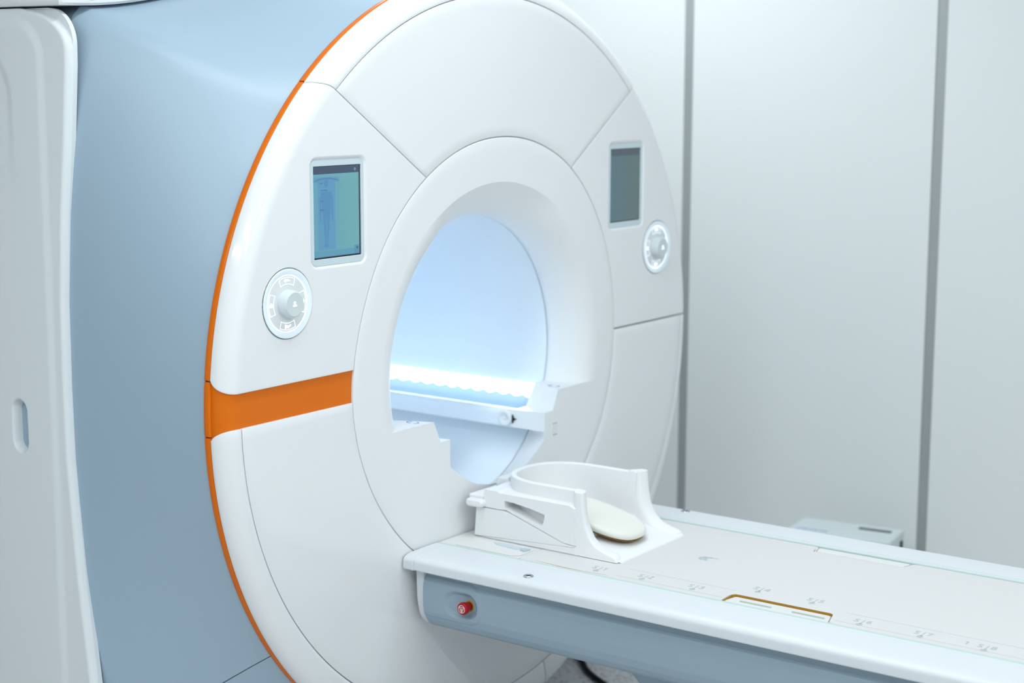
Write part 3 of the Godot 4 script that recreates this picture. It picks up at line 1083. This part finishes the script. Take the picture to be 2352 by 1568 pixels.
	for seg in [[Vector2(-0.0068, 0.0043), Vector2(0.0068, 0.0043)], [Vector2(-0.0068, 0.0043), Vector2(0, -0.0080)], [Vector2(0.0068, 0.0043), Vector2(0, -0.0080)], [Vector2(-0.0016, 0.0022), Vector2(-0.0006, -0.0052)], [Vector2(0.0016, 0.0022), Vector2(0.0006, -0.0052)]]:
		var u: Vector2 = (seg[1] - seg[0]).normalized()
		var n := Vector2(-u.y, u.x) * 0.00055
		b.quad(fx.call(seg[0] + n, 0.0315), fx.call(seg[1] + n, 0.0315), fx.call(seg[1] - n, 0.0315), fx.call(seg[0] - n, 0.0315), -1)
	obj("symbol", b.done(), M.letter, e)

func skirt_profile(v: float) -> Vector2:      # v 0 at the top, 1 at the bottom: half width, height
	var tab := [[0.0, -0.334, 0.640], [0.10, -0.3345, 0.627], [0.16, -0.3375, 0.619], [0.22, -0.3425, 0.611], [0.30, -0.3455, 0.598], [0.5, -0.3455, 0.568], [0.66, -0.3435, 0.544], [0.78, -0.338, 0.526], [0.87, -0.328, 0.512], [0.94, -0.316, 0.503], [1.0, -0.300, 0.4985]]
	for i in tab.size() - 1:
		if v <= tab[i + 1][0] or i == tab.size() - 2:
			var f: float = (v - tab[i][0]) / (tab[i + 1][0] - tab[i][0])
			return Vector2(lerpf(tab[i][1], tab[i + 1][1], f), lerpf(tab[i][2], tab[i + 1][2], f))
	return Vector2.ZERO

func skirt(t: Node3D, k: float, z1: float) -> void:
	var zs := []
	var z := 0.042
	while z < z1:
		zs.append(z)
		z += 0.0016 if z < 0.235 and k < 0 else 0.08
	zs.append(z1)
	var b := MB.new()
	var rows := []
	for zz in zs:
		var row := PackedVector3Array()
		for i in 101:
			var p := skirt_profile(i / 100.0)
			var q := Vector2(zz, p.y)
			var inn := 0.0
			if k < 0:
				# a raised field round the button and the pill-shaped pit it sits in
				inn -= 0.0026 * (1.0 - smooth01(-0.003, 0.002, sd_rr(q, Vector2(0.06, 0.578), Vector2(0.145, 0.046), 0.04)))
				var pit := sd_rr(q, Vector2(0.147, 0.575), Vector2(0.046, 0.029), 0.0285)
				var slope := lerpf(0.25, 1.0, smooth01(0.10, 0.15, zz))
				inn += 0.0150 * slope * (1.0 - smooth01(-0.010, 0.003, pit))
			row.append(Vector3(k * (-p.x - inn), p.y, zz))
		rows.append(row)
	b.patch(rows, 1, k < 0)
	obj("side_skirt", b.done(), M.skirt, t)

# ---------------------------------------------------------------- spine coil pad on the table
func build_spine_pad() -> void:
	var p := thing("spine_pad", "long flat off-white coil pad with grey printed marks lying on the patient table", "pad")
	var y0 := TAB - 0.0087
	var y1 := TAB - 0.0011
	var z1 := 2.2
	# outline with a grip notch on each long side
	var o := PackedVector2Array([Vector2(-0.2408, 0.229), Vector2(-0.2408, 0.74), Vector2(-0.183, 0.738), Vector2(-0.1815, 0.760), Vector2(-0.1815, 0.965), Vector2(-0.2408, 0.982), Vector2(-0.2408, z1), Vector2(0.2408, z1), Vector2(0.2408, 0.962), Vector2(0.2015, 0.952), Vector2(0.2015, 0.742), Vector2(0.2408, 0.735), Vector2(0.2408, 0.229)])
	var of := fillet(o, [0.01, 0.004, 0.018, 0.0, 0.01, 0.012, 0.0, 0.0, 0.012, 0.012, 0.012, 0.012, 0.01], 5)
	obj("pad_body", prism_mesh(of, XZ, y0, y1, 0.0012), M.pad, p)
	# thin ochre strips along the notch and the seams
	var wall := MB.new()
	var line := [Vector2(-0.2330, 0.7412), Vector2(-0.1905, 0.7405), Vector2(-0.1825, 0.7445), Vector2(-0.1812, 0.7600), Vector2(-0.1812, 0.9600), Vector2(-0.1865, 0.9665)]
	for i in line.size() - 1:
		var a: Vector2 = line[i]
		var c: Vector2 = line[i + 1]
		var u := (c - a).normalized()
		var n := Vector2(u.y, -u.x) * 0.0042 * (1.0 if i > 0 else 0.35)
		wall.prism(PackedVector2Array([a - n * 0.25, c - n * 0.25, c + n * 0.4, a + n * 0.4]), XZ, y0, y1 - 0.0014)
	obj("ochre_edge", wall.done(), M.ochre, p)
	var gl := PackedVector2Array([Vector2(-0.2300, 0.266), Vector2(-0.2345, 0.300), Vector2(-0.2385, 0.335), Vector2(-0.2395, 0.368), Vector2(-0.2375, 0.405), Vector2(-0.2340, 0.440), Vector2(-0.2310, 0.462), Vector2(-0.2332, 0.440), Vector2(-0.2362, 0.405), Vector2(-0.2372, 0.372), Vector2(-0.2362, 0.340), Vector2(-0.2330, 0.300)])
	obj("ochre_edge", prism_mesh(gl, XZ, y1 - 0.001, y1 + 0.0002), M.ochre, p)
	obj("ochre_edge", prism_mesh(PackedVector2Array([Vector2(0.1480, 0.366), Vector2(0.1640, 0.386), Vector2(0.1640, 0.374)]), XZ, y1 - 0.002, y1 + 0.0003), M.ochre, p)
	obj("ochre_edge", prism_mesh(PackedVector2Array([Vector2(0.200, 0.7385), Vector2(0.216, 0.7345), Vector2(0.216, 0.7365), Vector2(0.200, 0.7405)]), XZ, y1 - 0.002, y1 + 0.0004), M.ochre, p)
	# white finger plates inside the notches, the near one with two grey slots
	obj("grip_plate", prism_mesh(fillet(PackedVector2Array([Vector2(-0.2395, 0.735), Vector2(-0.1860, 0.747), Vector2(-0.1860, 0.962), Vector2(-0.2395, 0.978)]), 0.006, 4), XZ, y0, TAB - 0.0062, 0.0008), M.deck, p)
	obj("grip_plate", prism_mesh(fillet(PackedVector2Array([Vector2(0.2035, 0.744), Vector2(0.2350, 0.737), Vector2(0.2350, 0.958), Vector2(0.2035, 0.950)]), 0.006, 4), XZ, y0, y1 + 0.0002, 0.0008), M.deck, p)
	for z in [[0.770, 0.840], [0.888, 0.958]]:
		obj("grip_slot", prism_mesh(fillet(PackedVector2Array([Vector2(-0.2135, z[0]), Vector2(-0.2045, z[0] - 0.004), Vector2(-0.2045, z[1]), Vector2(-0.2135, z[1] + 0.002)]), 0.004, 4), XZ, TAB - 0.0068, TAB - 0.0058), mat(Color(0.70, 0.735, 0.72), 0.6, 0.2), p)
	# faint raised border lines along the marked strip
	for x in [-0.2215, -0.1640]:
		for zz in [[0.475, 0.735], [0.985, z1 - 0.01]]:
			obj("border_line", box_mesh(Vector3(x - 0.0006, y1 - 0.0006, zz[0]), Vector3(x + 0.0006, y1 + 0.0003, zz[1]), 0.0002), M.print, p)
	# numbered marks: a disc with a stem, the letter S before it and the number after it
	var spots := [[0.420, -0.213], [0.533, -0.207], [0.656, -0.206], [0.776, -0.140], [0.901, -0.143], [1.035, -0.211], [1.160, -0.210], [1.287, -0.213]]
	var pr := mat(Color(0.735, 0.775, 0.79), 0.6, 0.2)
	for i in spots.size():
		var z: float = spots[i][0]
		var x: float = spots[i][1]
		var mk := MB.new()
		mk.prism(circle(Vector2(x - 0.004, z), 0.0068, 24), XZ, y1 - 0.0003, y1 + 0.0003)
		mk.prism(PackedVector2Array([Vector2(x, z - 0.0012), Vector2(x + 0.026, z - 0.0012), Vector2(x + 0.026, z + 0.0012), Vector2(x, z + 0.0012)]), XZ, y1 - 0.0003, y1 + 0.0003)
		var mo := obj("position_mark", mk.done(), pr, p)
		var txt := [["S", -0.0135], [str(i + 1), 0.0125]]
		if i == 7:
			txt.append(["1", -0.040])
		for q in txt:
			var tm := obj("lettering", text_mesh(q[0], 0.0165), pr, mo)
			tm.transform = Transform3D(Basis(Vector3(0, 0, 1), Vector3(1, 0, 0), Vector3(0, 1, 0)), Vector3(x + 0.016, y1 + 0.0003, z + q[1]))
	# the coil symbol in the middle of the pad: two nested arches
	var ic := MB.new()
	for q in [0.0, 0.011]:
		var rows := []
		for i in 17:
			var a := PI * i / 16.0
			rows.append(PackedVector3Array([Vector3(0.005 + cos(a) * 0.0145 + q * 0.1, y1 + 0.0003, 0.566 - sin(a) * 0.014 + q), Vector3(0.005 + cos(a) * 0.0085 + q * 0.1, y1 + 0.0003, 0.568 - sin(a) * 0.0075 + q)]))
		ic.patch(rows, 1)
	ic.prism(rr(0.0175, 0.586, 0.0022, 0.009, 0.001, 2), XZ, y1 - 0.0003, y1 + 0.0003)
	obj("coil_symbol", ic.done(), pr, p)

# ---------------------------------------------------------------- head coil
func build_head_coil() -> void:
	var h := thing("head_coil", "white head coil base with a horseshoe wall and cream neck cushion on the table", "head coil")
	var yb := TAB - 0.0009
	# wedge-shaped foot
	var foot := fillet(PackedVector2Array([Vector2(0.036, yb), Vector2(0.0415, 0.7445), Vector2(0.106, 0.7455), Vector2(0.128, 0.7465), Vector2(0.286, 0.6965), Vector2(0.322, 0.6935), Vector2(0.322, yb)]), [0.002, 0.004, 0.0, 0.02, 0.03, 0.002, 0.0], 5)
	obj("foot", prism_mesh(foot, ZY, -0.1495, 0.1495, 0.0025), M.coil, h)
	# upper body with a slot on each side and the hollow of the horseshoe
	var body := CSGCombiner3D.new()
	body.name = "coil_body"
	h.add_child(body, true)
	var outl := PackedVector2Array([Vector2(0.066, 0.7475), Vector2(0.066, 0.786), Vector2(0.070, 0.789), Vector2(0.104, 0.789), Vector2(0.110, 0.786), Vector2(0.304, 0.786), Vector2(0.318, 0.780), Vector2(0.322, 0.6955), Vector2(0.287, 0.6985), Vector2(0.130, 0.7485), Vector2(0.106, 0.7475)])
	var main := csg_poly(outl, -0.150, 0.150)
	main.material = M.coil
	body.add_child(main)
	for k in [-1.0, 1.0]:
		var slot := csg_poly(fillet(PackedVector2Array([Vector2(0.124, 0.7705), Vector2(0.150, 0.7690), Vector2(0.200, 0.7625), Vector2(0.2385, 0.7545), Vector2(0.2315, 0.7265), Vector2(0.126, 0.7545)]), [0.003, 0.0, 0.0, 0.004, 0.003, 0.003], 3), 0.112 if k > 0 else -0.16, 0.16 if k > 0 else -0.112)
		slot.operation = CSGShape3D.OPERATION_SUBTRACTION
		slot.material = M.coil
		body.add_child(slot)
	var u := PackedVector2Array()
	for q in horseshoe(0.1095):
		u.append(q)
	u.append(Vector2(0.1095, 0.5)); u.append(Vector2(-0.1095, 0.5))
	var hol := CSGPolygon3D.new()
	hol.polygon = Geometry2D.convex_hull(u).slice(0, -1)
	hol.depth = 0.2
	hol.smooth_faces = false
	hol.operation = CSGShape3D.OPERATION_SUBTRACTION
	hol.material = M.coil
	# polygon (x, z) swept down: local x = x, local y = z, depth runs along local -z
	hol.transform = Transform3D(Basis(Vector3(1, 0, 0), Vector3(0, 0, 1), Vector3(0, -1, 0)), Vector3(0, 0.712, 0))
	body.add_child(hol)
	# horseshoe wall
	var b := MB.new()
	var o := horseshoe(0.1225)
	var i_ := horseshoe(0.1085)
	var rows := []
	for j in o.size():
		var po: Vector2 = o[j]
		var pi: Vector2 = i_[j]
		var y1 := 0.8165
		var row := PackedVector3Array([Vector3(po.x, 0.70, po.y), Vector3(po.x, 0.76, po.y), Vector3(po.x, y1 - 0.004, po.y)])
		for f in 5:
			var a := PI * f / 4.0
			var mid := po.lerp(pi, 0.5 - 0.5 * cos(a))
			row.append(Vector3(mid.x, y1 - 0.003 + 0.003 * sin(a), mid.y))
		row.append(Vector3(pi.x, y1 - 0.004, pi.y)); row.append(Vector3(pi.x, 0.76, pi.y)); row.append(Vector3(pi.x, 0.70, pi.y))
		rows.append(row)
	b.patch(rows, 1, true)
	obj("horseshoe_wall", b.done(), M.coil, h)
	# flared wings at the two arm ends, running down to the table
	for k in [-1.0, 1.0]:
		b = MB.new()
		var wr := []
		for j in 25:
			var v := j / 24.0
			var y := lerpf(0.8165, yb + 0.001, 1.0 - pow(1.0 - v, 1.6))
			var ze := lin([[-0.8165, 0.335], [-0.773, 0.339], [-0.739, 0.346], [-0.713, 0.360], [-0.697, 0.379], [-0.688, 0.406], [-0.684, 0.426], [-0.67, 0.434]], -y)
			var xo := 0.1435 + 0.004 * pow(v, 2.0)
			var xi := 0.1085 - 0.002 * v
			var zi := 0.298
			var row := PackedVector3Array()
			for q in fillet(PackedVector2Array([Vector2(0.124, zi), Vector2(0.132, zi + 0.008), Vector2(xo, zi + 0.016), Vector2(xo, ze), Vector2(xi + 0.018, ze - 0.002), Vector2(xi, ze - 0.012), Vector2(xi, zi)]), [0.002, 0.006, 0.008, 0.008, 0.012, 0.03, 0.002], 4):
				row.append(Vector3(k * q.x, y, q.y))
			wr.append(row)
		b.patch(wr, 1, k < 0, true)
		var cap: PackedVector3Array = wr[0]
		var c2 := PackedVector2Array()
		for q in cap: c2.append(Vector2(q.x, q.z))
		var ix := Geometry2D.triangulate_polygon(c2)
		for q in range(0, ix.size(), 3):
			b.tri(cap[ix[q]], cap[ix[q + 1]], cap[ix[q + 2]], -1)
		obj("wing", b.done(), M.coil, h)
	# sloping neck plate between the wings
	var np := fillet(PackedVector2Array([Vector2(0.16, 0.712), Vector2(0.30, 0.704), Vector2(0.36, 0.692), Vector2(0.4345, yb + 0.0035), Vector2(0.4375, yb), Vector2(0.16, yb)]), [0.0, 0.05, 0.05, 0.002, 0.0, 0.0], 6)
	obj("neck_plate", prism_mesh(np, ZY, -0.1410, 0.1410, 0.002), M.coil, h)
	# rear latch block with its rounded knob
	obj("latch_block", prism_mesh(fillet(PackedVector2Array([Vector2(0.020, 0.746), Vector2(0.020, 0.772), Vector2(0.0655, 0.774), Vector2(0.0655, 0.746)]), [0.006, 0.004, 0.0, 0.0], 4), ZY, -0.148, 0.148, 0.003), M.coil, h)
	obj("rear_block", prism_mesh(fillet(PackedVector2Array([Vector2(0.030, 0.772), Vector2(0.034, 0.796), Vector2(0.0655, 0.797), Vector2(0.0655, 0.772)]), [0.003, 0.006, 0.0, 0.0], 4), ZY, -0.055, 0.055, 0.003), M.coil, h)
	for k in [-1.0, 1.0]:
		var kn := rr(0.047, 0.756, 0.0245, 0.0095, 0.009, 6)
		obj("latch_knob", prism_mesh(kn, ZY, k * 0.146, k * 0.166, 0.004, true), M.coil, h)
	# cream cushion: a thick rounded tongue sloping to the front, over an added ochre plate that paints the gold reflected shade below it
	cushion(h, "cushion_gold_shade", mat(Color(0.58, 0.43, 0.17), 0.7, 0.2), 0.0005, 0.0034, 0.955, 0.689)
	cushion(h, "neck_cushion", M.cream, 0.003, 0.023, 1.0, 0.689)

func cushion(h: Node3D, called: String, m: Material, y0: float, y1: float, grow: float, base: float) -> void:
	var b := MB.new()
	var rows := []
	var n := 64
	var prof := [Vector2(0.0, 0.0), Vector2(0.7, 0.0), Vector2(0.93, 0.04), Vector2(0.985, 0.22), Vector2(1.0, 0.5), Vector2(0.985, 0.74), Vector2(0.94, 0.90), Vector2(0.86, 0.98), Vector2(0.7, 1.05), Vector2(0.4, 1.13), Vector2(0.0, 1.16)]
	for i in n:
		var a := TAU * i / n
		var e := 2.0 / 2.7
		var cx := signf(cos(a)) * pow(absf(cos(a)), e) * 0.079 * grow - 0.011
		var cz := signf(sin(a)) * pow(absf(sin(a)), e) * 0.114 * grow
		var row := PackedVector3Array()
		for q in prof:
			var x: float = (cx + 0.011) * q.x - 0.011
			var z: float = 0.292 + cz * q.x
			var lift := base + 0.21 * (0.405 - z) + 0.9 * x * x
			row.append(Vector3(x - 0.0, lift + lerpf(y0, y1, q.y), z))
		rows.append(row)
	rows.append(rows[0])
	b.patch(rows, 1, true)
	obj(called, b.done(), m, h)

func horseshoe(w: float) -> Array:
	var o := []
	var d := w - 0.1225
	for i in 6:
		o.append(Vector2(-w, lerpf(0.322, 0.205, i / 5.0)))
	for i in range(1, 40):
		var a := PI * i / 40.0
		var e := 2.0 / 2.35
		o.append(Vector2(-signf(cos(a)) * pow(absf(cos(a)), e) * w, 0.205 - pow(sin(a), e) * (0.137 + d)))
	for i in 6:
		o.append(Vector2(w, lerpf(0.205, 0.322, i / 5.0)))
	return o

func csg_poly(p: PackedVector2Array, x0: float, x1: float) -> CSGPolygon3D:   # outline in z,y swept along x
	var c := CSGPolygon3D.new()
	c.polygon = p
	c.depth = x1 - x0
	# local x = z, local y = y, local z = -x (depth runs along local -z, that is +x)
	c.transform = Transform3D(Basis(Vector3(0, 0, 1), Vector3(0, 1, 0), Vector3(-1, 0, 0)), Vector3(x0, 0, 0))
	return c

# ---------------------------------------------------------------- small things
func build_small_things() -> void:
	# plug cover on the deck beside the head coil
	var p := thing("plug_cover", "small white plug cover with a pale blue pointed strip beside the head coil", "cover")
	obj("cover_plate", prism_mesh(fillet(PackedVector2Array([Vector2(-0.236, 0.045), Vector2(-0.160, 0.045), Vector2(-0.160, 0.222), Vector2(-0.222, 0.222), Vector2(-0.236, 0.205)]), 0.008, 4), XZ, TAB - 0.0014, TAB + 0.0003, 0.0008), M.deck, p)
	var bl := mat(Color(0.77, 0.835, 0.875), 0.4, 0.3)
	obj("pointer_strip", prism_mesh(fillet(PackedVector2Array([Vector2(-0.1745, 0.112), Vector2(-0.1690, 0.128), Vector2(-0.1735, 0.196), Vector2(-0.1915, 0.190), Vector2(-0.1850, 0.130)]), 0.004, 3), XZ, TAB + 0.0001, TAB + 0.0016, 0.0006), bl, p)
	obj("strip_end", prism_mesh(fillet(PackedVector2Array([Vector2(-0.1760, 0.199), Vector2(-0.1745, 0.218), Vector2(-0.1960, 0.214), Vector2(-0.1900, 0.197)]), 0.003, 3), XZ, TAB + 0.0001, TAB + 0.0032, 0.0008), mat(Color(0.70, 0.77, 0.81), 0.35, 0.4), p)
	# white box on the floor against the wall
	var bx := thing("control_box", "small white equipment box with a dark slot on the floor by the panelled wall", "box", Vector3(1.545, 0, 0.215))
	bx.rotation.y = 0.13
	var yt := 0.34
	obj("case", prism_mesh(rr(0, 0, 0.085, 0.165, 0.006, 3), XZ, 0.0, yt, 0.004), mat(Color(0.82, 0.86, 0.865), 0.5, 0.3), bx)
	obj("slot", prism_mesh(rr(0.035, 0.085, 0.011, 0.052, 0.003, 2), XZ, yt - 0.002, yt + 0.0012), mat(Color(0.28, 0.33, 0.35), 0.5, 0.3), bx)
	var tx := MB.new()
	for i in 9:
		tx.prism(rr(-0.052, -0.135 + 0.011 * i, 0.004 + 0.0015 * (i % 3), 0.0035, 0.001, 2), XZ, yt - 0.001, yt + 0.0006)
	obj("blue_print", tx.done(), mat(Color(0.58, 0.63, 0.84), 0.6, 0.2), bx)
	obj("socket", prism_mesh(rr(0.045, 0.295, 0.011, 0.020, 0.008, 5), XY, 0.160, 0.1685, 0.001), M.dark, bx)
	obj("green_lamp", prism_mesh(rr(0.045, 0.292, 0.006, 0.010, 0.005, 5), XY, 0.168, 0.1705, 0.001), mat(Color(0.03, 0.35, 0.2), 0.4, 0.4), bx)
	# black cable on the floor under the table
	var cp := [[1.78, -1.05], [1.66, -0.98], [1.40, -0.82], [1.12, -0.64], [0.95, -0.47], [0.885, -0.36], [0.828, -0.297], [0.777, -0.248], [0.741, -0.199], [0.712, -0.148], [0.681, -0.091], [0.655, 0.0], [0.62, 0.15], [0.52, 0.40], [0.38, 0.62], [0.275, 0.74], [0.26, 0.76]]
	var path := PackedVector3Array()
	for q in range(1, cp.size() - 2):
		for f in 8:
			var t := f / 8.0
			path.append(Vector3(cubic_interpolate(cp[q][0], cp[q + 1][0], cp[q - 1][0], cp[q + 2][0], t), 0.0085, cubic_interpolate(cp[q][1], cp[q + 1][1], cp[q - 1][1], cp[q + 2][1], t)))
	var cb := MB.new()
	cb.tube(path, 0.0085, 14)
	var ca := obj("floor_cable", cb.done(), mat(Color(0.035, 0.035, 0.04), 0.5, 0.4))
	ca.set_meta("label", "black cable curving over the speckled floor under the patient table")
	ca.set_meta("category", "cable")
